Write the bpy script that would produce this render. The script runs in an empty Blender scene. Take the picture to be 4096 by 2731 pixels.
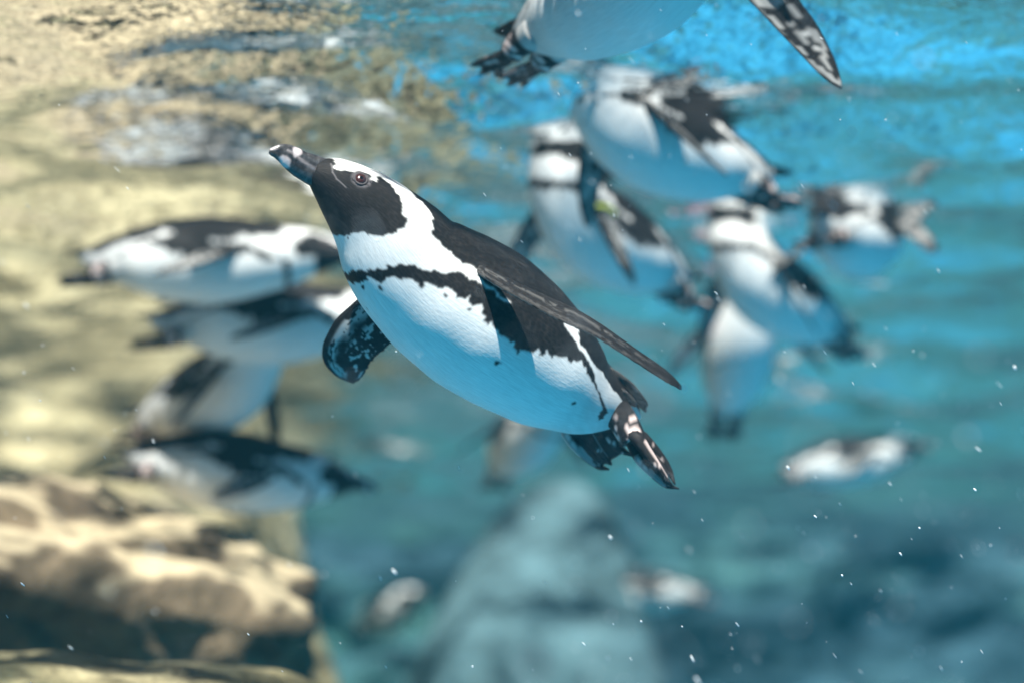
import bpy, bmesh, math, random
import numpy as np
from mathutils import Vector, Matrix, noise as mnoise

random.seed(4)
rng = np.random.default_rng(4)
scene = bpy.context.scene
COL = scene.collection
R = math.radians

# ------------------------------------------------------------------ camera, light, exposure
CAM_Z, PITCH = -1.10, 10.0
cam_data = bpy.data.cameras.new("camera")
cam = bpy.data.objects.new("camera", cam_data)
COL.objects.link(cam)
cam.location = (0, 0, CAM_Z)
cam.rotation_euler = (R(90 + PITCH), 0, 0)
cam_data.lens, cam_data.sensor_width = 70, 36
cam_data.clip_start, cam_data.clip_end = 0.05, 500
cam_data.dof.use_dof = True
cam_data.dof.focus_distance = 2.68
cam_data.dof.aperture_fstop = 1.5
scene.camera = cam

SUN_EL, SUN_AZ = 51.0, 184.0          # azimuth measured clockwise from +Y
world = bpy.data.worlds.new("World")
scene.world = world
world.use_nodes = True
wn = world.node_tree
wn.nodes.clear()
sky = wn.nodes.new("ShaderNodeTexSky")
sky.sky_type = 'NISHITA'
sky.sun_disc = False
sky.sun_elevation = R(SUN_EL)
sky.sun_rotation = R(SUN_AZ)
bg = wn.nodes.new("ShaderNodeBackground")
bg.inputs[1].default_value = 0.05
wo = wn.nodes.new("ShaderNodeOutputWorld")
wn.links.new(sky.outputs[0], bg.inputs[0])
wn.links.new(bg.outputs[0], wo.inputs[0])
sun_data = bpy.data.lights.new("sun", 'SUN')
sun_data.energy, sun_data.angle, sun_data.color = 5.0, R(0.9), (1.0, 0.96, 0.88)
sun = bpy.data.objects.new("sun", sun_data)
COL.objects.link(sun)
sd = Vector((math.sin(R(SUN_AZ)) * math.cos(R(SUN_EL)), math.cos(R(SUN_AZ)) * math.cos(R(SUN_EL)), math.sin(R(SUN_EL))))
sun.rotation_euler = sd.to_track_quat('Z', 'Y').to_euler()
sun.location = (0, 0, 6)
vs = scene.view_settings
vs.view_transform, vs.look, vs.exposure, vs.gamma = 'Standard', 'None', 1.2, 1.0
scene.render.engine = 'CYCLES'
cy = scene.cycles
cy.use_denoising = True
cy.max_bounces, cy.diffuse_bounces, cy.glossy_bounces = 10, 4, 4
cy.transmission_bounces, cy.transparent_max_bounces, cy.volume_bounces = 4, 16, 2
cy.sample_clamp_indirect = 6
cy.caustics_reflective = False

# ------------------------------------------------------------------ helpers
def tag(o, label=None, cat=None, group=None, kind=None):
    if label: o["label"] = label
    if cat: o["category"] = cat
    if group: o["group"] = group
    if kind: o["kind"] = kind
    return o

def link(name, me, mat, parent=None):
    o = bpy.data.objects.new(name, me)
    COL.objects.link(o)
    if mat is not None and not me.materials: me.materials.append(mat)
    if parent is not None: o.parent = parent
    return o

def grid_faces(M, K, wrap):
    i = np.arange(M - 1)[:, None]
    j = np.arange(K if wrap else K - 1)[None, :]
    j2 = (j + 1) % K
    f = np.stack([i * K + j, i * K + j2, (i + 1) * K + j2, (i + 1) * K + j], -1)
    return f.reshape(-1, 4)

def mesh_from(name, V, F, smooth=True, caps=None):
    me = bpy.data.meshes.new(name)
    faces = [tuple(map(int, f)) for f in F]
    if caps: faces += caps
    me.from_pydata([tuple(map(float, v)) for v in V], [], faces)
    if smooth: me.polygons.foreach_set("use_smooth", np.ones(len(me.polygons), bool))
    me.update()
    return me

def set_corner(me, col, uv):
    """albedo and a metre-scaled layout per vertex, stored on the corners"""
    vi = np.zeros(len(me.loops), np.int32)
    me.loops.foreach_get("vertex_index", vi)
    a = me.color_attributes.new("Col", 'FLOAT_COLOR', 'CORNER')
    c4 = np.ones((len(vi), 4), np.float32)
    c4[:, :3] = col[vi]
    a.data.foreach_set("color", c4.ravel())
    l = me.uv_layers.new(name="UVMap")
    l.data.foreach_set("uv", uv[vi].astype(np.float32).ravel())

def hash01(ix, iy, seed):
    h = (ix.astype(np.int64) * 374761393 + iy.astype(np.int64) * 668265263 + seed * 1442695041) & 0xffffffff
    h = ((h ^ (h >> 13)) * 1274126177) & 0xffffffff
    return ((h ^ (h >> 16)) & 0xffff) / 65535.0

def vnoise(x, y, seed=0):
    x0, y0 = np.floor(x), np.floor(y)
    fx, fy = x - x0, y - y0
    fx, fy = fx * fx * (3 - 2 * fx), fy * fy * (3 - 2 * fy)
    a, b = hash01(x0, y0, seed), hash01(x0 + 1, y0, seed)
    c, d = hash01(x0, y0 + 1, seed), hash01(x0 + 1, y0 + 1, seed)
    return (a * (1 - fx) + b * fx) * (1 - fy) + (c * (1 - fx) + d * fx) * fy

def fnoise(x, y, seed=0, octs=4):
    s, a, t = 0, 1.0, 0
    for k in range(octs):
        s = s + a * vnoise(x * 2 ** k, y * 2 ** k, seed + 17 * k)
        t += a
        a *= .5
    return s / t

def inpoly(px, py, poly):
    inside = np.zeros(px.shape, bool)
    n = len(poly)
    for i in range(n):
        x1, y1 = poly[i]
        x2, y2 = poly[(i + 1) % n]
        if y1 == y2: continue
        c = ((y1 > py) != (y2 > py)) & (px < (x2 - x1) * (py - y1) / (y2 - y1) + x1)
        inside ^= c
    return inside

def smoothstep(a, b, x):
    t = np.clip((x - a) / (b - a), 0, 1)
    return t * t * (3 - 2 * t)

CAM_ROT = Matrix.Rotation(R(90 + PITCH), 3, 'X')
FOC = 70 / 36 * 4096
def at(px, py, depth):
    """world point seen at a place of the photograph, at a given distance"""
    return Vector((0, 0, CAM_Z)) + CAM_ROT @ (Vector(((px - 2048) / FOC, -(py - 1365.5) / FOC, -1)) * depth)

# ------------------------------------------------------------------ materials
class NT:
    def __init__(s, name):
        s.m = bpy.data.materials.new(name)
        s.m.use_nodes = True
        s.t = s.m.node_tree
        s.t.nodes.clear()
        s.out = s.n('OutputMaterial')
    def n(s, typ, **kw):
        nd = s.t.nodes.new('ShaderNode' + typ)
        for k, v in kw.items(): setattr(nd, k, v)
        return nd
    def l(s, a, b): s.t.links.new(a, b)
    def math(s, op, a, b=None, clamp=False):
        nd = s.n('Math', operation=op, use_clamp=clamp)
        for i, v in enumerate((a, b)):
            if v is None: continue
            if isinstance(v, (int, float)): nd.inputs[i].default_value = v
            else: s.l(v, nd.inputs[i])
        return nd.outputs[0]
    def mix(s, fac, a, b, mode='MIX'):
        nd = s.n('Mix', data_type='RGBA', blend_type=mode)
        for sock, v in ((nd.inputs[0], fac), (nd.inputs[6], a), (nd.inputs[7], b)):
            if isinstance(v, (int, float)): sock.default_value = v
            elif isinstance(v, tuple): sock.default_value = (*v, 1)
            else: s.l(v, sock)
        return nd.outputs[2]
    def noise(s, vec, scale, detail=4, rough=.55, dist=0):
        nd = s.n('TexNoise')
        nd.inputs['Scale'].default_value = scale
        nd.inputs['Detail'].default_value = detail
        nd.inputs['Roughness'].default_value = rough
        nd.inputs['Distortion'].default_value = dist
        if vec is not None: s.l(vec, nd.inputs['Vector'])
        return nd.outputs[0]
    def mapping(s, vec, scale):
        nd = s.n('Mapping')
        nd.inputs['Scale'].default_value = scale
        s.l(vec, nd.inputs[0])
        return nd.outputs[0]
    def ramp(s, fac, stops):
        nd = s.n('ValToRGB')
        e = nd.color_ramp.elements
        while len(e) < len(stops): e.new(.5)
        for k, (p, c) in zip(e, stops):
            k.position = p
            k.color = (*c, 1) if isinstance(c, tuple) else (c, c, c, 1)
        s.l(fac, nd.inputs[0])
        return nd.outputs[0]
    def bump(s, h, strength, dist, normal=None):
        nd = s.n('Bump')
        nd.inputs['Strength'].default_value = strength
        nd.inputs['Distance'].default_value = dist
        s.l(h, nd.inputs['Height'])
        if normal is not None: s.l(normal, nd.inputs['Normal'])
        return nd.outputs[0]
    def principled(s, base, rough=.5, spec=.4, normal=None):
        nd = s.n('BsdfPrincipled')
        if isinstance(base, tuple): nd.inputs['Base Color'].default_value = (*base, 1)
        else: s.l(base, nd.inputs['Base Color'])
        if isinstance(rough, (int, float)): nd.inputs['Roughness'].default_value = rough
        else: s.l(rough, nd.inputs['Roughness'])
        nd.inputs['Specular IOR Level'].default_value = spec
        if normal is not None: s.l(normal, nd.inputs['Normal'])
        s.l(nd.outputs[0], s.out.inputs[0])
        return nd

def mat_plumage():
    t = NT("plumage")
    c = t.n('VertexColor', layer_name="Col").outputs[0]
    uv = t.n('UVMap', uv_map="UVMap").outputs[0]
    # fine lying feathers: streaks along the body
    st = t.noise(t.mapping(uv, (35, 520, 1)), 1.0, 3, .65)
    # overlapping scale feathers
    vo = t.n('TexVoronoi', feature='F1')
    vo.inputs['Scale'].default_value = 1.0
    t.l(t.mapping(uv, (150, 270, 1)), vo.inputs['Vector'])
    rim = t.math('POWER', vo.outputs['Distance'], 2.2)
    bw = t.n('RGBToBW'); t.l(c, bw.inputs[0])
    dark = t.math('SUBTRACT', 1.0, t.math('MULTIPLY', bw.outputs[0], 3.0, True), True)
    blot = t.noise(uv, 14, 4, .6)
    lift = t.math('MULTIPLY', t.math('MULTIPLY', rim, dark), t.math('MULTIPLY_ADD' if False else 'MULTIPLY', blot, .07))
    col = t.mix(lift, c, (.62, .58, .56))
    var = t.ramp(st, [(.28, .80), (.72, 1.08)])
    col = t.mix(1.0, col, var, 'MULTIPLY')
    h = t.math('ADD', t.math('MULTIPLY', st, .7), t.math('MULTIPLY', vo.outputs['Distance'], .6))
    nb = t.bump(h, .24, .0012)
    p = t.principled(col, .62, .13, nb)
    return t.m

def mat_col(name, rough, spec, bscale=200, bstr=.1):
    t = NT(name)
    c = t.n('VertexColor', layer_name="Col").outputs[0]
    ob = t.n('TexCoord').outputs['Object']
    nz = t.noise(ob, bscale, 3)
    col = t.mix(1.0, c, t.ramp(nz, [(.3, .8), (.7, 1.15)]), 'MULTIPLY')
    t.principled(col, rough, spec, t.bump(nz, bstr, .001))
    return t.m

def mat_plain(name, col, rough, spec=.5):
    t = NT(name)
    ob = t.n('TexCoord').outputs['Object']
    nz = t.noise(ob, 400, 2)
    c = t.mix(1.0, col, t.ramp(nz, [(.3, .85), (.7, 1.1)]), 'MULTIPLY')
    t.principled(c, rough, spec)
    return t.m

def mat_rock(name, cols, scale=1.0, crack=1.0, stretch=(1, 1, 1), lit_top=None):
    t = NT(name)
    g = t.n('NewGeometry').outputs['Position']
    g = t.mapping(g, stretch)
    big = t.noise(g, 1.3 * scale, 5, .6, .4)
    mid = t.noise(t.mapping(g, (1, 1, 2.2)), 5 * scale, 5, .65, .6)
    fine = t.noise(g, 38 * scale, 4, .6)
    c = t.ramp(big, [(.38, cols[0]), (.48, cols[1]), (.60, cols[2])])
    c = t.mix(1.0, c, t.ramp(mid, [(.32, .34), (.5, .95), (.68, 1.4)]), 'MULTIPLY')
    c = t.mix(.5, c, t.ramp(fine, [(.3, .6), (.7, 1.25)]), 'MULTIPLY')
    if lit_top:      # sunlit top painted as a pale colour on the level faces
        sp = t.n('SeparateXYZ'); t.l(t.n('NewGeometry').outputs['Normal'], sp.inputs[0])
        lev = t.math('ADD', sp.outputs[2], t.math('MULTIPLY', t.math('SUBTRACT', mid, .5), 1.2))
        c = t.mix(t.ramp(lev, [(.50, 0.0), (.82, 1.0)]), c, lit_top)
    h = t.math('ADD', t.math('MULTIPLY', mid, 1.0), t.math('MULTIPLY', fine, .25))
    t.principled(c, .85, .2, t.bump(h, .8 * crack, .05))
    return t.m

DAPPLE_SHIFT = (1.257, -4.345, 0)  # places the painted dapples so bright ones fall on the front penguin
def mat_water():
    t = NT("water_surface")
    g = t.n('NewGeometry').outputs['Position']
    r1 = t.noise(t.mapping(g, (1, 1.0, .2)), 7, 3, .5, .5)
    r2 = t.noise(t.mapping(g, (1, 1.2, .2)), 22, 2, .5, .3)
    h = t.math('ADD', r1, t.math('MULTIPLY', r2, .30))
    nb = t.bump(h, 1.0, .013)
    fr = t.n('Fresnel')
    fr.inputs['IOR'].default_value = 1.333
    t.l(nb, fr.inputs['Normal'])
    gl = t.n('BsdfGlossy')
    gl.inputs['Roughness'].default_value = .02
    gl.inputs['Color'].default_value = (.97, .99, 1, 1)
    t.l(nb, gl.inputs['Normal'])
    tr = t.n('BsdfTransparent')
    # dappled sunlight painted into the transmission colour by cell patterns
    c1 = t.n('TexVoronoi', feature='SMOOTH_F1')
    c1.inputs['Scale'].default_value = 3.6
    g = t.mapping(g, (1, 1, 1)); g.node.inputs['Location'].default_value = DAPPLE_SHIFT; g.node.name = 'dapple_shift'
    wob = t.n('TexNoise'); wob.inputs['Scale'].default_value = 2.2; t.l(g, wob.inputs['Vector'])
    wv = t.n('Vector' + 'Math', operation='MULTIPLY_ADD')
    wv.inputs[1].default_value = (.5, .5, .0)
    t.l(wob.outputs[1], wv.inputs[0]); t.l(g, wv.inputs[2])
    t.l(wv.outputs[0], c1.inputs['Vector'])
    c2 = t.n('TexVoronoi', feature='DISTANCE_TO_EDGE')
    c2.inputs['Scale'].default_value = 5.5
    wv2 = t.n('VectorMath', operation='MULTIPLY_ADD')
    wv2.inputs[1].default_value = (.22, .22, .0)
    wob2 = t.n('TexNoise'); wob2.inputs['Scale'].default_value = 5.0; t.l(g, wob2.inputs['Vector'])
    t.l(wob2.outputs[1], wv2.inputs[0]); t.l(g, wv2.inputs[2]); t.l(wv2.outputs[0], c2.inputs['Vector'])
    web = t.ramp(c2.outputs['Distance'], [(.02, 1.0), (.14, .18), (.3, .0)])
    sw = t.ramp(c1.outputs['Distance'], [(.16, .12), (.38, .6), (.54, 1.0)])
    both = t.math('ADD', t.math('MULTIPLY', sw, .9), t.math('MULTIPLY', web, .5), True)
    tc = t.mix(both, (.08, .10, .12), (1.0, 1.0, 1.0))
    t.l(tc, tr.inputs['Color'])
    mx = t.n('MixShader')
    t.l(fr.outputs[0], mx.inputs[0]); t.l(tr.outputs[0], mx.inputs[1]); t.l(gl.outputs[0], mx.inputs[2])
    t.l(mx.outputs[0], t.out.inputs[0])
    return t.m

def mat_floor():
    t = NT("pool_floor")
    g = t.n('NewGeometry').outputs['Position']
    n1 = t.noise(t.mapping(g, (1, .8, 1)), 1.1, 5, .6, .3)
    n2 = t.noise(g, 6, 4, .6)
    # the paint gives way to algae and silt towards the far end
    sep = t.n('SeparateXYZ'); t.l(g, sep.inputs[0])
    far = t.math('MULTIPLY', t.math('SUBTRACT', 9.6, sep.outputs[1]), .035)
    far = t.math('MINIMUM', far, .16)
    fac = t.math('ADD', n1, far)
    c = t.ramp(fac, [(.40, (.035, .12, .125)), (.53, (.04, .19, .23)), (.60, (.03, .28, .52)), (.78, (.055, .38, .62))])
    c = t.mix(.6, c, t.ramp(n2, [(.3, .75), (.7, 1.15)]), 'MULTIPLY')
    t.principled(c, .7, .2, t.bump(n2, .3, .02))
    return t.m

def mat_haze():
    t = NT("water_haze")
    v = t.n('VolumePrincipled')
    v.inputs['Color'].default_value = (.07, .34, .44, 1)
    v.inputs['Absorption Color'].default_value = (.0, .25, .4, 1)
    v.inputs['Density'].default_value = .019
    v.inputs['Anisotropy'].default_value = .3
    t.l(v.outputs[0], t.out.inputs['Volume'])
    return t.m

M = {
    'plumage': mat_plumage(),
    'beak': mat_col("horn", .32, .5, 120, .3),
    'iris': mat_plain("iris", (.055, .02, .017), .06, .6),
    'pupil': mat_plain("pupil", (.006, .005, .006), .05, .6),
    'ring': mat_plain("eyelid_skin", (.07, .06, .065), .6, .3),
    'pink': mat_plain("pink_plastic", (.75, .28, .40), .3),
    'yellow': mat_plain("yellow_plastic", (.60, .66, .12), .3),
    'bank': mat_rock("sandy_rock", [(.05, .045, .028), (.30, .25, .14), (.66, .57, .36)], 1.0, 1.3),
    'boulder': mat_rock("brown_rock", [(.04, .031, .022), (.09, .068, .046), (.17, .13, .085)], 1.5, .7, (1, 1, .5), (.50, .41, .27)),  # last colour paints the sunlit top, dark browns the shaded front
    'ledge': mat_rock("mossy_rock", [(.12, .12, .07), (.24, .21, .12), (.38, .33, .20)], 1.6),
    'wall': mat_rock("green_rock", [(.028, .07, .10), (.045, .105, .14), (.075, .20, .19)], 1.0, 1.0, (.16, 1, 1.3)),
    'wedge': mat_rock("pale_grey", [(.06, .12, .14), (.075, .14, .16), (.09, .16, .185)], .6, .2),
    'water': mat_water(), 'floor': mat_floor(), 'haze': mat_haze(),
}
t_ = NT("particle"); t_.principled((.8, .85, .9), .35, .5); M['particle'] = t_.m

# ------------------------------------------------------------------ the setting
FLOOR_Z = -2.4
fl = mesh_from("pool_floor", [(-16, -8, FLOOR_Z), (16, -8, FLOOR_Z), (16, 18, FLOOR_Z), (-16, 18, FLOOR_Z)], [(0, 1, 2, 3)], False)
tag(link("pool_floor", fl, M['floor']), "bright blue painted floor of the penguin pool", kind='structure')

def box_wall(x0, x1, y0, y1):  # walls added out of view to keep white light out and bounce blue
    z0, z1 = FLOOR_Z - .1, .45
    V = [(x, y, z) for z in (z0, z1) for x, y in ((x0, y0), (x1, y0), (x1, y1), (x0, y1))]
    me = mesh_from("added_pool_wall", V, [(0, 3, 2, 1), (4, 5, 6, 7), (0, 1, 5, 4), (1, 2, 6, 5), (2, 3, 7, 6), (3, 0, 4, 7)], False)
    tag(link("added_pool_wall", me, M['floor']), "blue pool wall added out of view to bounce blue light", kind='structure')
box_wall(-12.4, -12, -4, 16.3)
box_wall(12, 12.4, -4, 16.3)
box_wall(-11.99, 11.99, -4.0, -3.6)

def heightfield(name, xs, ys, zf, mat):
    X, Y = np.meshgrid(xs, ys, indexing='ij')
    Z = zf(X, Y)
    V = np.stack([X, Y, Z], -1).reshape(-1, 3)
    F = grid_faces(len(xs), len(ys), False)[:, ::-1]
    me = mesh_from(name, V, F)
    return link(name, me, mat)

def wave_z(X, Y):
    z = np.zeros_like(X)
    r = np.random.default_rng(11)
    for k in range(26):
        lam = .28 * 1.16 ** k * .75
        if lam > 2.6: lam = .35 + .9 * r.random()
        a = r.normal(math.pi * .5, .75)
        ph = r.random() * 6.28
        amp = .0050 * lam ** .9 * (2.1 if .2 < lam < .8 else 1.0)
        kx, ky = math.cos(a) * 6.283 / lam, math.sin(a) * 6.283 / lam
        z += amp * np.sin(kx * X + ky * Y + ph + 1.3 * np.sin(.7 * X + .4 * Y + ph))
    return z
ws = heightfield("water_surface", np.arange(-11.98, 11.99, .06), np.arange(-3.58, 16.4, .06), wave_z, M['water'])
tag(ws, "rippled underside of the water surface mirroring rocks and penguins", kind='structure')

def bank_z(X, Y):
    wx = X + .5 * (fnoise(X * .9, Y * .9, 5) - .5) + .16 * (Y - 7)
    edge = smoothstep(-.03, -.98, wx)
    line = np.clip(-(8.6 - Y) * .50 - .10 * (X + 1), -2.6, .9)
    z = FLOOR_Z - .1 + (line - FLOOR_Z + .1) * edge
    n = fnoise(X * 2.6, Y * 2.0, 21, 5)
    rid = 1 - np.abs(2 * fnoise(X * 1.7 + 3, Y * 3.2, 33, 5) - 1)
    z += edge * (.50 * (n - .5) + .42 * (rid - .7))
    z += edge * .05 * (fnoise(X * 11, Y * 11, 8, 3) - .5)
    return z
bk = heightfield("rock_bank", np.arange(-8, 1.6, .04), np.arange(3.0, 13, .04), bank_z, M['bank'])
tag(bk, "sunlit yellowish rock bank sloping up to the surface", kind='structure')

def wall_mesh():
    xs = np.arange(-15, 15.01, .08); zs = np.arange(FLOOR_Z - .2, .95, .06)
    X, Z = np.meshgrid(xs, zs, indexing='ij')
    Y = 15.6 - 1.2 * fnoise(X * .5, Z * .8, 3, 5) - .5 * fnoise(X * 2.1, Z * 3.4, 9, 4) - .35 * (Z < -1.2) * (-1.2 - Z)
    V = np.stack([X, Y, Z], -1).reshape(-1, 3)
    return mesh_from("far_rock_wall", V, grid_faces(len(xs), len(zs), False))
tag(link("rock_wall", wall_mesh(), M['wall']), "green algae covered rock wall at the far end of the pool", "rock wall")

def rock(name, center, size, seed, mat, undercut=0.0, rough=.22, rotz=0, taper=0.0):
    bm = bmesh.new()
    bmesh.ops.create_icosphere(bm, subdivisions=6, radius=1)
    off = Vector((seed * 3.1, seed * 7.7, seed * 1.3))
    for v in bm.verts:
        p = v.co.copy()
        # squarer than a ball
        q = Vector([math.copysign(abs(c) ** .78, c) for c in p])
        n = mnoise.fractal(p * 1.4 + off, 1.0, 2.0, 5) * rough + mnoise.fractal(p * 5 + off, 1.0, 2.0, 4) * rough * .28
        q *= 1 + n
        if taper: q.x *= 1 - taper * (q.z + 1) / 2; q.y *= 1 - taper * (q.z + 1) / 2
        if undercut and q.z < .5: q.y += undercut * (.5 - q.z)
        v.co = Vector((q.x * size[0], q.y * size[1], q.z * size[2]))
    for f in bm.faces: f.smooth = True
    me = bpy.data.meshes.new(name)
    bm.to_mesh(me); bm.free()
    o = link(name, me, mat)
    o.location = center
    o.rotation_euler.z = rotz
    return o

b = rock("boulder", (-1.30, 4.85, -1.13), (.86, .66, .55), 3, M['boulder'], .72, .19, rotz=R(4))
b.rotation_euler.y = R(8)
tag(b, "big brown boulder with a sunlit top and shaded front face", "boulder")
b = rock("rock_ledge", (-.92, 3.55, -1.31), (.82, .40, .27), 8, M['ledge'], .1, .16)
tag(b, "low mossy rock ledge below the big brown boulder", "rock")
b = rock("pale_wedge", (.10, 9.2, -1.36), (.98, .7, 1.24), 12, M['wedge'], .1, .035, taper=.62)  # tapered solid built to fill a faint pale wedge
b.rotation_euler.y = R(7)
tag(b, "tall pale grey wedge standing in the hazy blue water", "rock")

# ------------------------------------------------------------------ penguin data (metres, in the bird's own frame: x ahead, y left, z up)
# spine: x, z, radius from brow to rump; markings: (place along the body, degrees round from the back)
SPINE = [[0.2762, 0.0296, 0.015], [0.2696, 0.0304, 0.023], [0.2572, 0.033, 0.0301], [0.2467, 0.0336, 0.0341], [0.2265, 0.0321, 0.0426], [0.1958, 0.0282, 0.0539], [0.1674, 0.0222, 0.0636], [0.1361, 0.0115, 0.0774], [0.0899, -0.0041, 0.0859], [0.0382, -0.0086, 0.0985], [-0.0325, -0.0082, 0.1074], [-0.1008, -0.0098, 0.1014], [-0.1718, -0.0138, 0.0861], [-0.2295, -0.0142, 0.0615], [-0.2781, -0.0008, 0.0394], [-0.3099, 0.0035, 0.0198], [-0.3256, 0.0053, 0.0029]]
FACE = [(0.0226, -5.0), (0.0276, 48.0), (0.0326, 58.0), (0.0326, 67.0), (0.0401, 71.0), (0.0476, 63.0), (0.0576, 57.0), (0.0677, 56.0), (0.0752, 47.0), (0.0952, 45.0), (0.1028, 55.0), (0.1078, 53.0), (0.1128, 43.0), (0.1228, 35.0), (0.1303, 41.0), (0.1454, 46.0), (0.1579, 50.0), (0.1704, 58.0), (0.183, 67.0), (0.193, 74.0), (0.203, 74.0), (0.2105, 81.0), (0.213, 87.0), (0.2105, 93.0), (0.203, 101.0), (0.193, 109.0), (0.183, 118.0), (0.1729, 123.0), (0.1654, 124.0), (0.1579, 132.0), (0.1479, 139.0), (0.1404, 150.0), (0.1404, 160.0), (0.1328, 177.0), (0.1328, 247.0)]
NAPE_BACK = [(0.1404, -29.0), (0.1554, 12.0), (0.1654, 14.0), (0.1805, 24.0), (0.1905, 35.0), (0.2055, 34.0), (0.2256, 39.0), (0.2406, 49.0), (0.2506, 58.0), (0.2632, 66.0), (0.2782, 66.0), (0.3033, 67.0), (0.3308, 67.0), (0.3509, 69.0), (0.3634, 71.0), (0.3759, 67.0), (0.391, 68.0), (0.4135, 72.0), (0.4336, 74.0), (0.4586, 75.0), (0.4787, 78.0), (0.5464, 73.0), (0.6266, 64.0), (0.6867, 53.0), (0.7093, 63.0), (0.7368, 64.0), (0.7694, 67.0), (0.807, 64.0), (0.8521, 67.0), (0.8997, 81.0), (0.9424, 92.0), (0.9323, -19.0)]
BAND = [(0.2281, 253.0), (0.2281, 178.0), (0.2306, 156.0), (0.2406, 143.0), (0.2556, 123.0), (0.2632, 115.0), (0.2757, 102.0), (0.2907, 100.0), (0.3108, 95.0), (0.3283, 89.0), (0.3509, 85.0), (0.3634, 79.0), (0.391, 78.0), (0.4185, 77.0), (0.4411, 77.0), (0.4612, 77.0), (0.4762, 79.0), (0.4887, 80.0), (0.5464, 68.0), (0.6366, 58.0), (0.6516, 62.0), (0.6817, 66.0), (0.7143, 68.0), (0.7419, 69.0), (0.7744, 74.0), (0.802, 81.0), (0.8321, 86.0), (0.8546, 97.0), (0.8747, 109.0), (0.8722, 121.0), (0.8596, 125.0), (0.8521, 117.0), (0.8571, 106.0), (0.8421, 96.0), (0.8246, 88.0), (0.802, 84.0), (0.7769, 82.0), (0.7519, 78.0), (0.7318, 76.0), (0.7068, 84.0), (0.6942, 83.0), (0.6692, 88.0), (0.6541, 92.0), (0.6391, 90.0), (0.6366, 96.0), (0.6291, 98.0), (0.6266, 94.0), (0.614, 93.0), (0.6115, 99.0), (0.5815, 101.0), (0.5764, 105.0), (0.5564, 101.0), (0.5388, 102.0), (0.5138, 101.0), (0.4987, 99.0), (0.4912, 97.0), (0.4812, 101.0), (0.4662, 98.0), (0.4511, 90.0), (0.4261, 95.0), (0.416, 90.0), (0.4085, 95.0), (0.3935, 96.0), (0.3734, 94.0), (0.3609, 95.0), (0.3559, 101.0), (0.3434, 101.0), (0.3258, 104.0), (0.3258, 109.0), (0.3083, 110.0), (0.2982, 113.0), (0.2907, 117.0), (0.2807, 124.0), (0.2757, 133.0), (0.2657, 142.0), (0.2556, 148.0), (0.2607, 154.0), (0.2581, 168.0), (0.2506, 187.0), (0.2506, 262.0)]
SPOTS = [[0.2682, 160.0, 0.0031], [0.2832, 141.0, 0.0031], [0.3734, 101.0, 0.0031], [0.4311, 99.0, 0.0031], [0.3108, 176.0, 0.0017], [0.5564, 120.0, 0.0038], [0.1504, 150.0, 0.0021], [0.7794, 113.0, 0.0024]]
EYE_ST = [0.0852, 64.0]
GAPE = [(0.0226, 49.0), (0.0301, 78.0), (0.0426, 90.0), (0.0677, 95.0)]
NEAR_A = [[0.0558, 0.0082, 0.0462], [0.0391, 0.0523, 0.0413], [0.02, 0.0918, 0.0363], [-0.0069, 0.1188, 0.0354], [-0.0437, 0.1505, 0.0381], [-0.0817, 0.1773, 0.0415], [-0.1101, 0.1939, 0.0402], [-0.1419, 0.2061, 0.0373], [-0.1736, 0.2183, 0.0347], [-0.2069, 0.2261, 0.034], [-0.2293, 0.2291, 0.0316], [-0.2406, 0.2295, 0.0269]]
NEAR_B = [[0.0515, 0.0199, 0.041], [0.0359, 0.0834, 0.026], [0.0179, 0.1357, 0.0151], [-0.0142, 0.1668, 0.0135], [-0.0521, 0.2001, 0.0109], [-0.081, 0.2231, 0.0136], [-0.1082, 0.2344, 0.0151], [-0.1358, 0.2409, 0.0145], [-0.1697, 0.2458, 0.0146], [-0.207, 0.2446, 0.0158], [-0.231, 0.2384, 0.0191], [-0.2436, 0.2311, 0.0234]]
FAR_A = [[0.087, -0.0966, -0.0374], [0.0944, -0.1149, -0.0607], [0.1005, -0.1354, -0.0983], [0.0963, -0.1482, -0.1176], [0.0904, -0.1603, -0.136], [0.079, -0.1695, -0.151], [0.0647, -0.1761, -0.1587], [0.0453, -0.1747, -0.1633], [0.0264, -0.1722, -0.1613], [0.019, -0.171, -0.1589]]
FAR_B = [[0.0067, -0.0728, -0.0817], [0.026, -0.0934, -0.0923], [0.0259, -0.1065, -0.1038], [0.0263, -0.1194, -0.1133], [0.0238, -0.1303, -0.1183], [0.0207, -0.1418, -0.1281], [0.0175, -0.153, -0.1363], [0.0154, -0.1594, -0.146], [0.0147, -0.166, -0.1533], [0.0165, -0.1695, -0.1568]]
FOOT_NEAR = {'leg': [[-0.2491, 0.0067, -0.001], [-0.2882, 0.0333, -0.0186], [-0.3121, 0.0471, -0.0368]], 't1': [[-0.3081, 0.0456, -0.0365], [-0.3307, 0.0565, -0.056], [-0.3522, 0.0689, -0.0645], [-0.3758, 0.0776, -0.0689], [-0.392, 0.085, -0.0639]], 't2': [[-0.3051, 0.0616, -0.0324], [-0.3247, 0.0727, -0.0441], [-0.3456, 0.0845, -0.0549], [-0.3674, 0.086, -0.0645], [-0.3825, 0.0863, -0.0659]], 't3': [[-0.3148, 0.0503, -0.0258], [-0.3422, 0.0547, -0.0319], [-0.3669, 0.0576, -0.0397], [-0.3798, 0.0612, -0.0482], [-0.389, 0.0736, -0.0598]]}
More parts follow.
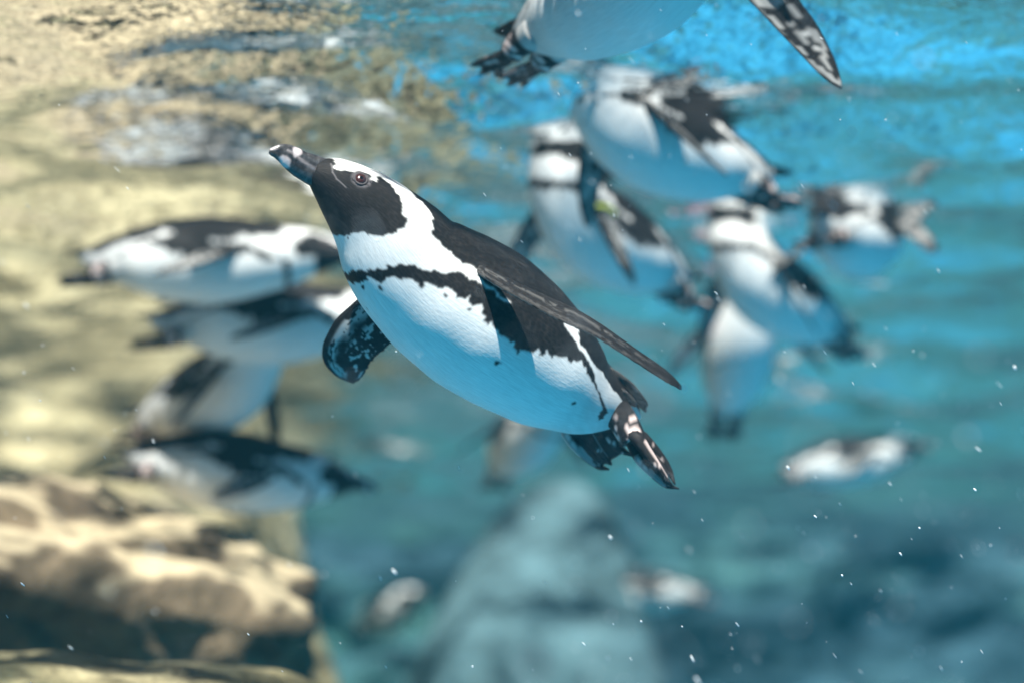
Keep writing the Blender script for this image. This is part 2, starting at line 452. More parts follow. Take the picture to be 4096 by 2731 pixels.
FOOT_FAR = {'leg': [[-0.2489, -0.0343, -0.0152], [-0.2666, -0.0267, -0.0417], [-0.2775, -0.0243, -0.0518]], 't1': [[-0.2503, -0.0375, -0.0642], [-0.2725, -0.0309, -0.0764], [-0.2983, -0.0272, -0.0826], [-0.3211, -0.0238, -0.084], [-0.3333, -0.0181, -0.0799]], 't2': [[-0.266, -0.0127, -0.0532], [-0.2867, -0.0117, -0.0625], [-0.3074, -0.0101, -0.0694], [-0.3216, -0.0103, -0.072], [-0.3279, -0.0082, -0.0739]], 't3': [[-0.2898, 0.0001, -0.0356], [-0.3014, 0.003, -0.0451], [-0.3161, 0.0025, -0.0503], [-0.3298, 0.0026, -0.0494], [-0.3436, 0.0083, -0.0485]]}
BEAK = [[0.2658, 0.0325, 0.0214], [0.2788, 0.0301, 0.0205], [0.2935, 0.0276, 0.0184], [0.3057, 0.0274, 0.0171], [0.3181, 0.0271, 0.0148], [0.33, 0.0252, 0.0104], [0.3375, 0.0228, 0.0053], [0.34, 0.0223, 0.003]]
TAIL = [[-0.2443, -0.0, 0.0416], [-0.281, 0.0, 0.0366], [-0.3357, 0.0, 0.024], [-0.3244, 0.0, 0.0071], [-0.3096, 0.0, 0.0076], [-0.2676, 0.0, 0.0096]]

BLACK, WHITE = np.array((.012, .0115, .013)), np.array((.80, .80, .79))
PINK, GREY = np.array((.55, .44, .42)), np.array((.13, .12, .13))

def gauss_smooth(a, w):
    k = np.exp(-.5 * (np.arange(-3 * w, 3 * w + 1) / w) ** 2); k /= k.sum()
    p = 3 * w
    ext = np.r_[2 * a[0] - a[p:0:-1], a, 2 * a[-1] - a[-2:-p - 2:-1]]
    return np.convolve(ext, k, 'valid')

def smooth_ctl(ctl, Mn):
    ctl = np.asarray(ctl, float)
    d = np.r_[0, np.cumsum(np.linalg.norm(np.diff(ctl[:, :2], axis=0), axis=1))]
    t = np.linspace(0, d[-1], Mn)
    w = max(1, int(Mn * .022))
    res = np.stack([gauss_smooth(np.interp(t, d, ctl[:, k]), w) for k in range(3)], 1)
    res[:, 2] = np.maximum(res[:, 2], .001)
    return res

def body_rings(ctl, Mn, K):
    c = smooth_ctl(ctl, Mn)
    T = np.gradient(c[:, :2], axis=0); T /= np.linalg.norm(T, axis=1)[:, None]
    N = np.stack([T[:, 1], -T[:, 0]], 1)
    th = np.linspace(0, 2 * np.pi, K, endpoint=False)
    P = np.zeros((Mn, K, 3))
    P[:, :, 0] = c[:, :1] + N[:, :1] * c[:, 2:3] * np.cos(th)
    P[:, :, 2] = c[:, 1:2] + N[:, 1:2] * c[:, 2:3] * np.cos(th)
    P[:, :, 1] = .96 * c[:, 2:3] * np.sin(th)
    return P, th, c

def markings(S, TH, rad, length, jitter=1.0):
    """albedo of the plumage at place S (0 brow .. 1 rump) and angle TH in degrees (0 back, 90 left side, 180 belly)"""
    TH = np.where(TH > 250, 360 - TH, TH)
    r = np.maximum(rad, .01)
    mS, mT = S * length, np.radians(TH) * r           # metres
    def jit(seed, amp, sc):
        return (fnoise(mS * sc, mT * sc, seed, 3) - .5) * 2 * amp * jitter
    dS = (fnoise(mS * 70, mT * 250, 1, 2) - .5) * .0100 * jitter + jit(2, .0014, 90)
    dT = (fnoise(mS * 200, mT * 160, 3, 2) - .5) * .0060 * jitter + jit(4, .0012, 90)
    s2, t2 = S + dS / length, TH + np.degrees(dT / r)
    k = np.zeros(S.shape)
    k[inpoly(s2, t2, FACE + [(-.05, 250), (-.05, -10)])] = 1
    k[(s2 > -.05) & (s2 < .13) & (TH > 180) & (np.degrees(dT / r) + TH > 170)] = 1
    k[inpoly(s2, t2, BAND)] = 1
    nb = inpoly(s2, t2, NAPE_BACK) | ((t2 < 10) & (s2 > .14)) | ((s2 > .165) & (t2 < np.interp(s2, [.165, .2, .24, .27, .5, .6, .7, .85, .94, 1], [14, 30, 45, 60, 60, 50, 50, 55, 80, 60])))
    k[nb] = 1
    for s0, t0, rr in SPOTS:
        dx = (S - s0) * length; dy = np.radians(TH - t0) * r
        k[(dx + dS * .7) ** 2 + (dy + dT * .7) ** 2 < rr ** 2] = 1
    if jitter == 1.0:
        for _ in range(2):
            k = (2 * k + np.roll(k, 1, 1) + np.roll(k, -1, 1) + np.vstack([k[:1], k[:-1]]) + np.vstack([k[1:], k[-1:]])) / 6
    col = WHITE[None] * (1 - k[..., None]) + BLACK[None] * k[..., None]
    for (sa, ta), (sb, tb) in zip(GAPE[:-1], GAPE[1:]):
        ax_, ay_ = (S - sa) * length, np.radians(TH - ta) * r
        bx_, by_ = (sb - sa) * length, np.radians(tb - ta) * r
        q = np.clip((ax_ * bx_ + ay_ * by_) / (bx_ ** 2 + by_ ** 2 + 1e-9), 0, 1)
        dd = np.hypot(ax_ - q * bx_, ay_ - q * by_)
        g_ = np.clip(1.4 - dd / .0010, 0, 1)[..., None] * .7
        col = col * (1 - g_) + np.array((.17, .16, .17)) * g_
    rump_shade = (smoothstep(.74, .84, S) * (.10 + .22 * fnoise(mS * 60, mT * 90, 12, 3)))[..., None] * (1 - k[..., None])  # painted shade: greys the white plumage towards the rump
    col = col * (1 - rump_shade)
    # bare skin round the eye
    e = np.hypot((S - EYE_ST[0]) * length, np.radians(TH - EYE_ST[1]) * r)
    ring = np.clip(1 - np.abs(e - .0105) / .004, 0, 1) * (fnoise(mS * 500, mT * 500, 9, 2) > .32)
    col = col * (1 - .55 * ring[..., None]) + GREY * 1.6 * .55 * ring[..., None]
    return col

def blade(A, B, thick, nl, nc, colf, serr=0.0, seed=0):
    """a thin closed blade between two edge lines A (front) and B (back)"""
    A, B = np.asarray(A, float), np.asarray(B, float)
    d = np.r_[0, np.cumsum(np.linalg.norm(np.diff((A + B) / 2, axis=0), axis=1))]
    t = np.linspace(0, d[-1], nl)
    w = max(1, int(nl * .03))
    A2 = np.stack([gauss_smooth(np.interp(t, d, A[:, k]), w) for k in range(3)], 1)
    B2 = np.stack([gauss_smooth(np.interp(t, d, B[:, k]), w) for k in range(3)], 1)
    ax = np.gradient((A2 + B2) / 2, axis=0); ax /= np.linalg.norm(ax, axis=1)[:, None] + 1e-9
    ch = B2 - A2; wd = np.linalg.norm(ch, axis=1); ch = ch / (wd[:, None] + 1e-9)
    nm = np.cross(ax, ch); nm /= np.linalg.norm(nm, axis=1)[:, None] + 1e-9
    K = nc * 2
    ph = np.linspace(0, 2 * np.pi, K, endpoint=False)
    v = .5 - .5 * np.cos(ph)                                  # 0 at A, 1 at B
    side = np.sin(ph)
    tap = (1 - .72 * (t / t[-1]) ** 1.2) * (.3 + .7 * smoothstep(0, .22, t / t[-1]))
    prof = np.abs(side) ** .8 * np.sign(side) * (1 - .45 * v)
    P = A2[:, None] + ch[:, None] * (wd[:, None] * v)[..., None] + nm[:, None] * (np.minimum(thick * tap, wd * .45 + .0004)[:, None] * prof)[..., None]
    if serr:
        sj = (fnoise(np.arange(nl) * .55, np.zeros(nl) + seed, seed, 2) - .35) * serr
        P += (ch * sj[:, None])[:, None] * (smoothstep(.8, 1, v)[None, :] * smoothstep(.05, .2, t / t[-1])[:, None])[..., None]
    U = np.repeat((t / t[-1])[:, None], K, 1); Vv = np.repeat(v[None], nl, 0); Sd = np.repeat(side[None], nl, 0)
    col = colf(U, Vv, Sd, t[-1])
    uv = np.stack([U * t[-1], Vv * .06], -1)
    V = P.reshape(-1, 3)
    F = grid_faces(nl, K, True)
    me = mesh_from("blade", V, F, True, [tuple(range(K))[::-1], tuple(range((nl - 1) * K, nl * K))])
    set_corner(me, col.reshape(-1, 3), uv.reshape(-1, 2))
    return me

def tube(pts, rad, K, colf, flat=1.0, n=14):
    pts = np.asarray(pts, float); rad = np.asarray(rad, float)
    d = np.r_[0, np.cumsum(np.linalg.norm(np.diff(pts, axis=0), axis=1))]
    t = np.linspace(0, d[-1], n)
    C = np.stack([gauss_smooth(np.interp(t, d, pts[:, k]), 1) for k in range(3)], 1)
    r = np.interp(t, d, rad)
    T = np.gradient(C, axis=0); T /= np.linalg.norm(T, axis=1)[:, None]
    a = np.cross(T, np.array((.1, .3, .95))); a /= np.linalg.norm(a, axis=1)[:, None]
    b_ = np.cross(T, a)
    ph = np.linspace(0, 2 * np.pi, K, endpoint=False)
    P = C[:, None] + a[:, None] * (r[:, None] * np.cos(ph))[..., None] + b_[:, None] * (flat * r[:, None] * np.sin(ph))[..., None]
    U = np.repeat((t / t[-1])[:, None], K, 1); PH = np.repeat(ph[None], n, 0)
    me = mesh_from("tube", P.reshape(-1, 3), grid_faces(n, K, True), True, [tuple(range(K))[::-1], tuple(range((n - 1) * K, n * K))])
    set_corner(me, colf(U, PH).reshape(-1, 3), np.stack([U * t[-1], PH * .01], -1).reshape(-1, 2))
    return me

def fix_normals(me):
    bm = bmesh.new(); bm.from_mesh(me)
    bmesh.ops.recalc_face_normals(bm, faces=bm.faces)
    bm.to_mesh(me); bm.free()

def fuse(name, body, extra):
    """one continuous skin: the union of the body with its flippers, legs and tail"""
    for me in [body] + extra: fix_normals(me)
    base = bpy.data.objects.new("fuse_base", body); COL.objects.link(base)
    tmp = []
    for me in extra:
        o = bpy.data.objects.new("fuse_piece", me); COL.objects.link(o); tmp.append(o)
        md = base.modifiers.new("u", 'BOOLEAN'); md.operation = 'UNION'; md.object = o
        md.solver = 'MANIFOLD'
    dg = bpy.context.evaluated_depsgraph_get()
    dg.update()
    me = bpy.data.meshes.new_from_object(base.evaluated_get(dg), depsgraph=dg)
    me.name = name
    for o in tmp + [base]: bpy.data.objects.remove(o)
    if len(me.polygons) < len(body.polygons) * .5:
        print("FUSE FAILED", name, len(me.polygons), len(body.polygons))
    me.polygons.foreach_set("use_smooth", np.ones(len(me.polygons), bool))
    me.materials.clear(); me.materials.append(M['plumage'])
    return me

def flipper_col(seed, under_light=1.0, sign=1, both=False):
    def f(U, V, Sd, L):
        x, y = U * L, V * .06
        st = fnoise(x * 110, y * 420, seed, 3)                  # streaky speckle
        st2 = fnoise(x * 60, y * 60, seed + 5, 3)
        under = Sd * sign > 0
        lead = smoothstep(.34, .42, V + .1 * (st2 - .5)) * (1 - smoothstep(.52, .66, V + .25 * (st2 - .5)))
        trail = smoothstep(.80, .88, V) * (1 - smoothstep(.93, .97, V)) * .7
        m = np.maximum(lead * (st > .47), trail * (st > .45)) * smoothstep(.02, .1, U) * (1 - smoothstep(.75, .95, U))
        m = np.maximum(m, smoothstep(.6, .75, V) * (U > .06) * (U < .2) * (st > .4))
        if both:
            m = np.maximum(m, (st2 > .5) * (st > .4) * (V > .1) * (V < .9) * .6)
        else:
            m = m * under * under_light
        edge = ((1 - under) * (V > .965) * .2)
        m = np.maximum(m, edge * (st > .4))
        return BLACK * (1 - m[..., None]) + WHITE * .6 * m[..., None]
    return f

def far_flipper_col(U, V, Sd, L):
    x, y = U * L, V * .075
    st = fnoise(x * 85 + y * 90, y * 300 - x * 60, 41, 3)
    st2 = fnoise(x * 45, y * 45, 46, 3)
    lead = smoothstep(.10, .18, V) * (1 - smoothstep(.30, .46, V + .35 * (st2 - .5))) * (st > .44)
    trail = smoothstep(.42, .55, V) * (1 - smoothstep(.90, .97, V)) * (st > .58) * (st2 > .40)
    hole = np.exp(-(((U - .72) / .10) ** 2 + ((V - .45) / .16) ** 2))
    m = np.maximum(lead, trail) * (hole < .45) * (1 - smoothstep(.88, .97, U))
    return BLACK * (1 - m[..., None]) + WHITE * .5 * m[..., None]

def black_col(U, *a): return np.repeat((BLACK * 1.3)[None, None], U.shape[0], 0).repeat(U.shape[1], 1)

def leg_col(U, PH):
    n = fnoise(U * 9 + PH * .3, PH * 1.5, 71, 3)
    m = smoothstep(.60, .66, n) * smoothstep(.45, .6, U)
    c = BLACK * 1.4 * (1 - m[..., None]) + PINK * 1.25 * m[..., None]
    w = (U < .36 + .14 * (fnoise(U * 3, PH * 4, 72, 2) - .5))[..., None]
    return c * (1 - w) + WHITE * .55 * w  # leg white darkened as painted shade to meet the shaded rump

def toe_col(seed, line):
    def f(U, PH):
        n = fnoise(U * 5 + seed, PH * .8, seed, 3)
        m = ((np.abs(np.sin(PH * .5 + seed)) > .95) & (U < .82) & (U > .25)) * line
        m = np.maximum(m, smoothstep(.66, .72, n) * (U < .85) * (U > .3))
        return BLACK * 1.3 * (1 - m[..., None]) + PINK * 1.1 * m[..., None]
    return f

def web(t1, t2, th=.0022):
    return blade(t1, t2, th, 24, 8, lambda U, V, S, L: (BLACK * 1.5)[None, None] * (.8 + .6 * fnoise(U * 30, V * 8, 3, 2))[..., None])

def foot_meshes(ft, res=10):
    t1, t2, t3 = (np.asarray(ft[k]) for k in ('t1', 't2', 't3'))
    rad = [.0125, .0100, .0074, .0060, .0014]
    out = [tube(ft['leg'], [.026, .021, .019], 24, leg_col)]
    for i, t in enumerate((t1, t2, t3)):
        p = np.vstack([np.asarray(ft['leg'])[-1] * .9 + np.asarray(ft['leg'])[-2] * .1, t])
        out.append(tube(p, [.0175] + rad, res, toe_col(i + 80, 1.0 if i == 1 else .5), .8, 26))
    out.append(web(t1[:-1], t2[:-1])); out.append(web(t2[:-1], t3[:-1]))
    return out

def body_mesh(ctl, Mn, K, jitter=1.0):
    P, th, c = body_rings(ctl, Mn, K)
    L = float(np.linalg.norm(np.diff(c[:, :2], axis=0), axis=1).sum())
    S = np.repeat(np.linspace(0, 1, Mn)[:, None], K, 1)
    TH = np.repeat(np.degrees(th)[None], Mn, 0)
    RD = np.repeat(c[:, 2:3], K, 1)
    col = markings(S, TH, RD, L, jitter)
    uv = np.stack([S * L, np.radians(np.where(TH > 180, 360 - TH, TH)) * .09], -1)
    me = mesh_from("body", P.reshape(-1, 3), grid_faces(Mn, K, True), True, [tuple(range(K))[::-1], tuple(range((Mn - 1) * K, Mn * K))])
    set_corner(me, col.reshape(-1, 3), uv.reshape(-1, 2))
    return me, P, th, c

def beak_mesh(bk, K=48, n=90):
    c = smooth_ctl(bk, n)
    T = np.gradient(c[:, :2], axis=0); T /= np.linalg.norm(T, axis=1)[:, None]
    N = np.stack([-T[:, 1], T[:, 0]], 1)
    th = np.linspace(0, 2 * np.pi, K, endpoint=False)
    U = np.linspace(0, 1, n)
    hook = np.zeros(n)
    hook = -.0035 * smoothstep(.82, 1, U)
    P = np.zeros((n, K, 3))
    seam = np.exp(-((np.degrees(th)[None] % 180 - 98) / 7) ** 2)
    r = c[:, 2:3] * (1 - .07 * seam * (U[:, None] < .93))
    P[:, :, 0] = c[:, :1] + N[:, :1] * r * np.cos(th)
    P[:, :, 2] = c[:, 1:2] + hook[:, None] + N[:, 1:2] * r * np.cos(th)
    P[:, :, 1] = (.62 - .12 * U[:, None]) * r * np.sin(th)
    UU = np.repeat(U[:, None], K, 1); TT = np.repeat(np.degrees(th)[None], n, 0)
    TT = np.where(TT > 180, 360 - TT, TT)
    nz = fnoise(UU * 14, TT / 25, 61, 3)
    base = BLACK * 1.6 + np.clip(nz - .38, 0, 1)[..., None] * np.array((.11, .105, .105)) + .02 * (fnoise(UU * 60, TT / 6, 63, 2) > .6)[..., None]
    m1 = np.exp(-(((UU - .58) / .10) ** 2 + ((TT - 42) / 46) ** 2))
    m2 = np.exp(-(((UU - .68) / .14) ** 2 + ((TT - 138) / 44) ** 2))
    m3 = smoothstep(.86, .98, UU) * (TT < 80) * .6
    line = np.exp(-((TT - 72 - 40 * (.6 - UU)) / 7) ** 2) * (UU > .1) * (UU < .75) * .4
    m = np.clip(np.maximum.reduce([smoothstep(.3, .7, m1 + .25 * (nz - .5)), smoothstep(.3, .65, m2 + .25 * (nz - .5)), m3, line]), 0, 1)
    col = base * (1 - m[..., None]) + np.array((.52, .46, .47)) * m[..., None]
    me = mesh_from("beak", P.reshape(-1, 3), grid_faces(n, K, True), True, [tuple(range(K))[::-1], tuple(range((n - 1) * K, n * K))])
    set_corner(me, np.clip(col, .008, 1).reshape(-1, 3), np.stack([UU * .08, TT * .0003], -1).reshape(-1, 2))
    fix_normals(me)
    return me

def ball(name, r, flat=1.0, seg=24):
    bm = bmesh.new()
    bmesh.ops.create_uvsphere(bm, u_segments=seg, v_segments=seg // 2, radius=r)
    for v in bm.verts: v.co.z *= flat
    for f in bm.faces: f.smooth = True
    me = bpy.data.meshes.new(name); bm.to_mesh(me); bm.free()
    return me

def ring_mesh(name, R1, r, seg=40, k=10):
    ph = np.linspace(0, 2 * np.pi, seg, endpoint=False)
    V = []
    for i, a in enumerate(ph):
        rr = r * (1 + .25 * math.sin(7 * a) * math.sin(3 * a + 1))
        for q in np.linspace(0, 2 * np.pi, k, endpoint=False):
            V.append(((R1 + rr * math.cos(q)) * math.cos(a), (R1 + rr * math.cos(q)) * math.sin(a), rr * .7 * math.sin(q)))
    F = []
    for i in range(seg):
        for j in range(k):
            F.append((i * k + j, ((i + 1) % seg) * k + j, ((i + 1) % seg) * k + (j + 1) % k, i * k + (j + 1) % k))
    return mesh_from(name, V, F)

EYE_ME = ball("eye", .0082, .62); PUPIL_ME = ball("pupil", .0028, .5); RING_ME = ring_mesh("eye_ring", .0085, .0015)
EYE_ME.materials.append(M['iris']); PUPIL_ME.materials.append(M['pupil']); RING_ME.materials.append(M['ring'])

def add_eyes(root, P, th, small=False):
    Mn, K = P.shape[:2]
    i = int(EYE_ST[0] * (Mn - 1)); j = int(round(EYE_ST[1] / 360 * K))
    for s in (1, -1):
        jj = j if s > 0 else (K - j) % K
        p = Vector(P[i, jj])
        e1 = Vector(P[i + 2, jj] - P[i - 2, jj]); e2 = Vector(P[i, (jj + 2) % K] - P[i, jj - 2])
        nrm = e1.cross(e2).normalized()
        if nrm.dot(p - Vector(P[i].mean(0))) < 0: nrm = -nrm
        o = link("eye", EYE_ME, None, root)
        o.location = p - nrm * .0012
        o.rotation_euler = nrm.to_track_quat('Z', 'Y').to_euler()
        if not small:
            q = link("pupil", PUPIL_ME, None, o); q.location = (0, 0, .0043)
            q = link("eye_ring", RING_ME, None, o); q.location = (0, 0, .0014)

def rot(axis, a): return np.array(Matrix.Rotation(a, 3, Vector(axis)))

# ------------------------------------------------------------------ the swimming penguin in focus
def tail_meshes(tl, spread=.034):
    tl = np.asarray(tl, float)
    out = []
    r = np.random.default_rng(5)
    n = 9
    for row in (0, 1):
        for k in range(n):
            f = (k - (n - 1) / 2) / ((n - 1) / 2)
            g = .15 + .6 * row + .12 * abs(f)
            rt = tl[0] * (1 - g) + tl[5] * g + np.array((.02, f * .018, 0))
            end = tl[2] * (1 - g) + tl[3] * g + np.array((.004 + .014 * abs(f) + .010 * r.random() + .012 * row, f * spread, -.004 * r.random()))
            mid = (rt + end) / 2 + np.array((0, f * .005, .004))
            wv = np.array((0, .0105, .0014 * f))
            A = [rt - wv * 1.2, mid - wv * 1.2, end * .85 + mid * .15 - wv, end - wv * .2]
            B = [rt + wv * 1.2, mid + wv * 1.2, end * .85 + mid * .15 + wv, end + wv * .2]
            def cf(U, V, S, L, sd_=k + 50 + 20 * row):
                nn = fnoise(U * 8, V * 30 + sd_, sd_, 3)
                return (BLACK * 1.6)[None, None] + np.clip(nn - .48, 0, 1)[..., None] * np.array((.5, .46, .42))
            out.append(blade(A, B, .0085, 22, 6, cf))
    return out

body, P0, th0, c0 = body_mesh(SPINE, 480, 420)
ext = [blade(NEAR_A, NEAR_B, .0085, 150, 20, flipper_col(31, .13, -1), .0035, 7),
       blade(FAR_A, FAR_B, .0075, 130, 44, far_flipper_col, .005, 9)]
ext += foot_meshes(FOOT_NEAR) + foot_meshes(FOOT_FAR) + tail_meshes(TAIL)
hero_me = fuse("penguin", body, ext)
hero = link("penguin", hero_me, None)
CF = np.array([[-0.7685983246935839, 0.40189335868423137, 0.4977332051648993], [0.5242372007517884, -0.05023666983552892, 0.8500891919979721], [0.36664965924727805, 0.9143073910066263, -0.17207562908358365]])
rotw = CAM_ROT @ Matrix(CF.tolist())
hero.matrix_world = Matrix.Translation(at(1850, 1200, 2.75)) @ rotw.to_4x4()
tag(hero, "black and white penguin swimming up in sharp focus, clear of the others", "penguin")
beak_me = beak_mesh(BEAK); beak_me.materials.append(M['beak'])
link("beak", beak_me, None, hero)
add_eyes(hero, P0, th0)

# ------------------------------------------------------------------ the other penguins
ARC = np.r_[0, np.cumsum(np.linalg.norm(np.diff(np.array(SPINE)[:, :2], axis=0), axis=1))]
RAD = np.array(SPINE)[:, 2]
def posed_spine(keys):
    """keys: (place along the body, degrees the head end points above level)"""
    L = ARC[-1]
    n = 60
    s = np.linspace(0, 1, n)
    a = np.radians(np.interp(s, [k[0] for k in keys], [k[1] for k in keys]))
    ds = L / (n - 1)
    x = -np.cumsum(np.cos(a)) * ds; z = -np.cumsum(np.sin(a)) * ds
    m = int(n * .5)
    x -= x[m]; z -= z[m]
    r = np.interp(s * L, ARC, RAD) * .94
    return np.stack([x, z, r], 1)

def make_penguin(loc, yaw, pitch, roll, keys, near=(20, 35), far=None, feet=True, label="", scale=1.0, band=None, group="penguins floating and swimming behind"):
    far = far or near
    sp = posed_spine(keys)
    body, P, th, c = body_mesh(sp, 110, 84, .7)
    ext = []
    iroot = int(.37 * 109)
    T = np.gradient(c[:, :2], axis=0)
    bands = []
    for s, (sweep, droop, *tw) in ((1, near), (-1, far)):
        root = np.array((c[iroot, 0], s * c[iroot, 2] * .62, c[iroot, 1] + c[iroot, 2] * .35))
        an = math.atan2(-T[iroot, 1], -T[iroot, 0])
        fwd = np.array((math.cos(an), 0, math.sin(an))); up = np.array((-math.sin(an), 0, math.cos(an))); lat = np.array((0, s, 0))
        sw, dr = R(sweep), R(droop)
        out_ = lat * math.cos(dr) - up * math.sin(dr)
        ax = out_ * math.cos(sw) - fwd * math.sin(sw)
        chord = -(fwd * math.cos(sw) + out_ * math.sin(sw))
        fl_len = tw[1] if len(tw) > 1 else 1.0
        if tw:
            Rm = np.array(Matrix.Rotation(R(tw[0]) * s, 3, Vector(ax))); chord = Rm @ chord
        A, B = [], []
        for u, w0, w1 in ((0, -.020, .028), (.2, -.024, .030), (.45, -.026, .030), (.7, -.022, .026), (.88, -.012, .020), (.97, -.002, .012), (1, .003, .006)):
            cen = root + ax * u * .215 * fl_len - fwd * .045 * u * u
            A.append(cen + chord * w0 * fl_len); B.append(cen + chord * w1 * fl_len)
        ext.append(blade(A, B, .008, 36, 10, flipper_col(90 + s, .6, 1, True)) if s > 0 else blade(B[:0] + A, B, .008, 36, 10, flipper_col(95, .6, 1, True)))
        bands.append((root + ax * .06, ax, chord))
    if feet:
        ib = 97
        for s in (1, -1):
            q = np.array((c[ib, 0], s * .028, c[ib, 1] - c[ib, 2] * .55))
            an = math.atan2(-T[ib, 1], -T[ib, 0])
            fwd = np.array((math.cos(an), 0, math.sin(an))); up = np.array((-math.sin(an), 0, math.cos(an)))
            lat = np.array((0, s, 0))
            leg = [q + fwd * .03, q - fwd * .015 - up * .012, q - fwd * .032 - up * .022]
            ft = {'leg': leg}
            for i, (o_, ln) in enumerate(((.024, .9), (0, 1), (-.024, .9))):
                ft['t%d' % (i + 1)] = [leg[2] + lat * o_ * u - fwd * .075 * u * ln - up * (.012 * u + .004 * (i == 1)) for u in (.05, .35, .65, .88, 1.05)]
            ext += foot_meshes(ft, 8)
    it = 103
    an = math.atan2(-T[it, 1], -T[it, 0])
    fwd = np.array((math.cos(an), 0, math.sin(an))); up = np.array((-math.sin(an), 0, math.cos(an)))
    p0 = np.array((c[it, 0], 0, c[it, 1])) + up * c[it, 2] * .5 + fwd * .03
    tp = p0 - fwd * .095 - up * .006
    A = [p0 + np.array((0, -.022, 0)), (p0 + tp) / 2 + np.array((0, -.026, 0)), tp + np.array((0, -.022, 0))]
    B = [p0 + np.array((0, .022, 0)), (p0 + tp) / 2 + np.array((0, .026, 0)), tp + np.array((0, .022, 0))]
    ext.append(blade(A, B, .012, 14, 8, black_col))
    me = fuse("penguin", body, ext)
    o = link("penguin", me, None)
    o.matrix_world = Matrix.Translation(loc) @ Matrix.Rotation(R(yaw), 4, 'Z') @ Matrix.Rotation(R(-pitch), 4, 'Y') @ Matrix.Rotation(R(roll), 4, 'X') @ Matrix.Scale(scale, 4)
    tag(o, label, "penguin", group)
    # beak at the front of the posed head
    b_ = link("beak", beak_me, None, o)
    d = c[0] - c[4]; ang = math.atan2(d[1], d[0])
    hb = Matrix.Translation((c[2, 0], 0, c[2, 1])) @ Matrix.Rotation(-ang, 4, 'Y') @ Matrix.Translation((-BEAK[0][0] - .004, 0, -BEAK[0][1] + .002))
    b_.matrix_local = hb
    add_eyes(o, P, th, True)
    if band:
        for pos, ax, ch in (bands if band == 'pink' else bands[:1]):
            me2 = ring_mesh("wing_band", .027, .008 if band == 'pink' else .005, 28, 8)
            me2.materials.append(M[band])
            w = link("wing_band", me2, None, o)
            axv, chv = Vector(ax), Vector(ch)
            Mx = Matrix((chv, axv.cross(chv), axv)).transposed().to_4x4()
            w.matrix_local = Matrix.Translation(Vector(pos)) @ Mx @ Matrix.Diagonal((1.15, .55, 1.5, 1))
    return o

FLOAT = [(0, 10), (.08, 25), (.2, 62), (.34, 44), (.5, 12), (.8, 2), (1, -4)]
SWIM = [(0, 0), (.15, 4), (.3, 6), (.6, 0), (1, -3)]
birds = [
 # px, py, distance, yaw, pitch, roll, pose, flippers left, right, band, label
 (2560, -105, 2.95, -52, 0, -8, FLOAT, (0, 44, -60, 1.4), (12, 34, 20, 1.3), None, "penguin floating overhead with belly and mottled outspread flipper hanging into view"),
 (2610, 560, 3.85, -150, 3, 0, FLOAT, (46, 26, 20), (30, 55), None, "large penguin at the surface just below the overhead one, black band above blue white belly"),
 (2390, 930, 4.25, -138, 8, -6, FLOAT, (30, 48, 30), (20, 45), 'yellow', "penguin with a small yellow wing band, behind the sharp penguin's back"),
 (3080, 1160, 4.85, -140, 10, 0, FLOAT, (40, 45), (30, 40), None, "white chested penguin with dark back right of the yellow banded penguin"),
 (2960, 1400, 5.4, -85, 24, 0, FLOAT, (25, 25, 40), (30, 30), 'pink', "pale bellied penguin hanging upright in the water under the white chested one"),
 (850, 1040, 4.5, 6, 1, 0, SWIM, (55, 55), (50, 40), None, "topmost of the four penguins by the yellow rocks, long white side patch"),
 (1110, 1290, 4.7, 10, 2, 0, SWIM, (60, 50), (50, 40), None, "second penguin down by the yellow rocks, front hidden behind the sharp penguin's flipper"),
 (880, 1560, 4.8, -38, 4, 0, FLOAT, (35, 50, 30), (24, 42, 30), None, "third penguin down by the yellow rocks, slanting body with a dark drooping flipper"),
 (960, 1890, 4.8, 30, -5, 0, SWIM, (60, 40), (50, 55), None, "lowest of the four penguins by the yellow rocks, just above the brown boulder"),
 (2110, 1745, 6.0, -70, 14, 0, SWIM, (35, 25), (25, 25), None, "blue bellied penguin half hidden under the belly of the sharp penguin"),
 (3400, 1840, 7.8, 14, 8, 0, SWIM, (55, 45), (50, 40), None, "dark backed penguin with a pale side stripe alone in open blue water"),
 (2560, 2360, 9.0, 180, 0, 0, SWIM, (60, 40), (50, 40), None, "distant small penguin swimming low, on the open water side of the pale wedge"),
 (1560, 2440, 9.4, -60, 8, 0, SWIM, (40, 30), (30, 30), None, "small hazy penguin between the big boulder and the pale wedge"),
 (3440, 945, 4.7, 62, 0, 0, FLOAT, (45, 10), (45, 10), None, "grey floating penguin seen from behind at the surface in open water"),
]
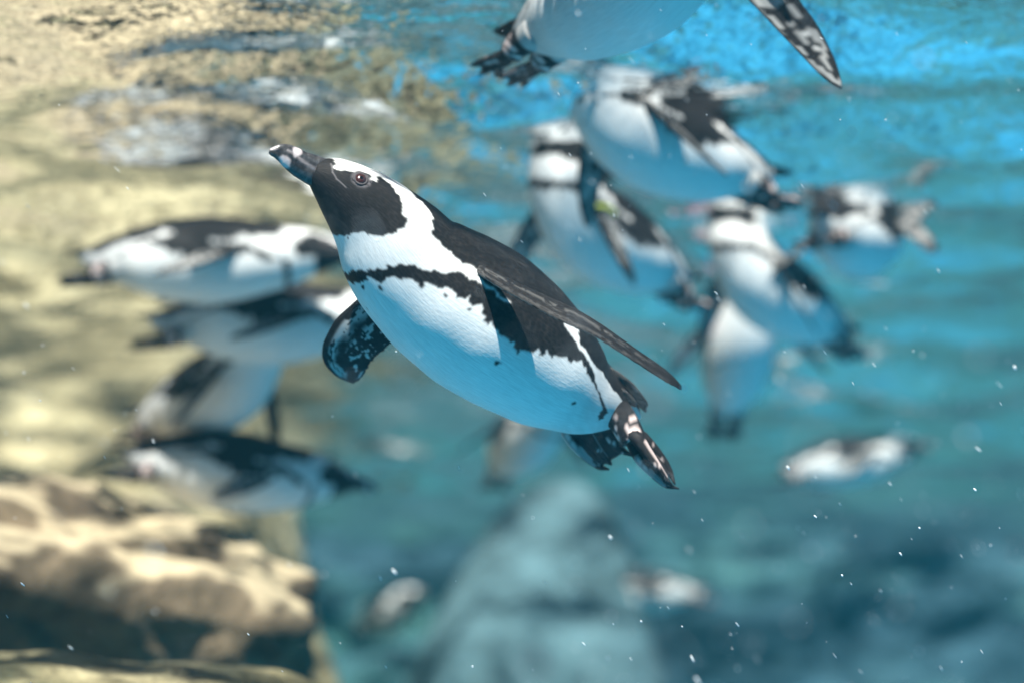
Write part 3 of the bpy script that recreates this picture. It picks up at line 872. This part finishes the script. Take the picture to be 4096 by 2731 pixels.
for px, py, d, yaw, pitch, roll, pose, nf, ff, bnd, lab in birds:
    make_penguin(at(px, py, d), yaw, pitch, roll, pose, nf, ff, label=lab, band=bnd)

# ------------------------------------------------------------------ drifting specks and bubbles
def specks():
    V, F = [], []
    r = random.Random(9)
    base = Vector((.62, .25, -.74)).normalized()
    for k in range(760):
        d = .8 + 3.6 * r.random() ** 1.1
        px = r.uniform(-200, 4300)
        if px < 2300 and r.random() < .5: px = r.uniform(2000, 4300)
        p = at(px, r.uniform(-100, 2830), d)
        if p.z > -.05: continue
        q0 = r.random()
        ln = r.uniform(.0010, .0040) if q0 < .8 else r.uniform(.003, .0065)
        wd = r.uniform(.00028, .00065) if q0 < .88 else r.uniform(.0008, .0017)
        if r.random() < .22: wd = r.uniform(.0004, .0014); ln = wd * r.uniform(1, 1.8)
        ax = (base + Vector((r.gauss(0, .12), r.gauss(0, .2), r.gauss(0, .12)))).normalized()
        a = ax.orthogonal().normalized(); b_ = ax.cross(a)
        i0 = len(V)
        V.append(p - ax * ln)
        for t, w in ((-.5, .8), (.5, .9)):
            for q in range(5):
                an = q * 6.283 / 5
                V.append(p + ax * ln * t + (a * math.cos(an) + b_ * math.sin(an)) * wd * w)
        V.append(p + ax * ln)
        for q in range(5):
            q2 = (q + 1) % 5
            F.append((i0, i0 + 1 + q2, i0 + 1 + q))
            F.append((i0 + 1 + q, i0 + 1 + q2, i0 + 6 + q2, i0 + 6 + q))
            F.append((i0 + 11, i0 + 6 + q, i0 + 6 + q2))
    return mesh_from("drifting_specks", V, F)
tag(link("drifting_specks", specks(), M['particle']), "pale specks and tiny bubbles drifting through the water", kind='stuff')

# ------------------------------------------------------------------ the hazy water
bm = bmesh.new()
bmesh.ops.create_cube(bm, size=1)
for v in bm.verts: v.co = Vector((v.co.x * 40, 4 + v.co.y * 34, -1.1 + v.co.z * 4.8))
hm = bpy.data.meshes.new("haze"); bm.to_mesh(hm); bm.free()
tag(link("haze", hm, M['haze']), "blue green haze of the pool water", kind='stuff')
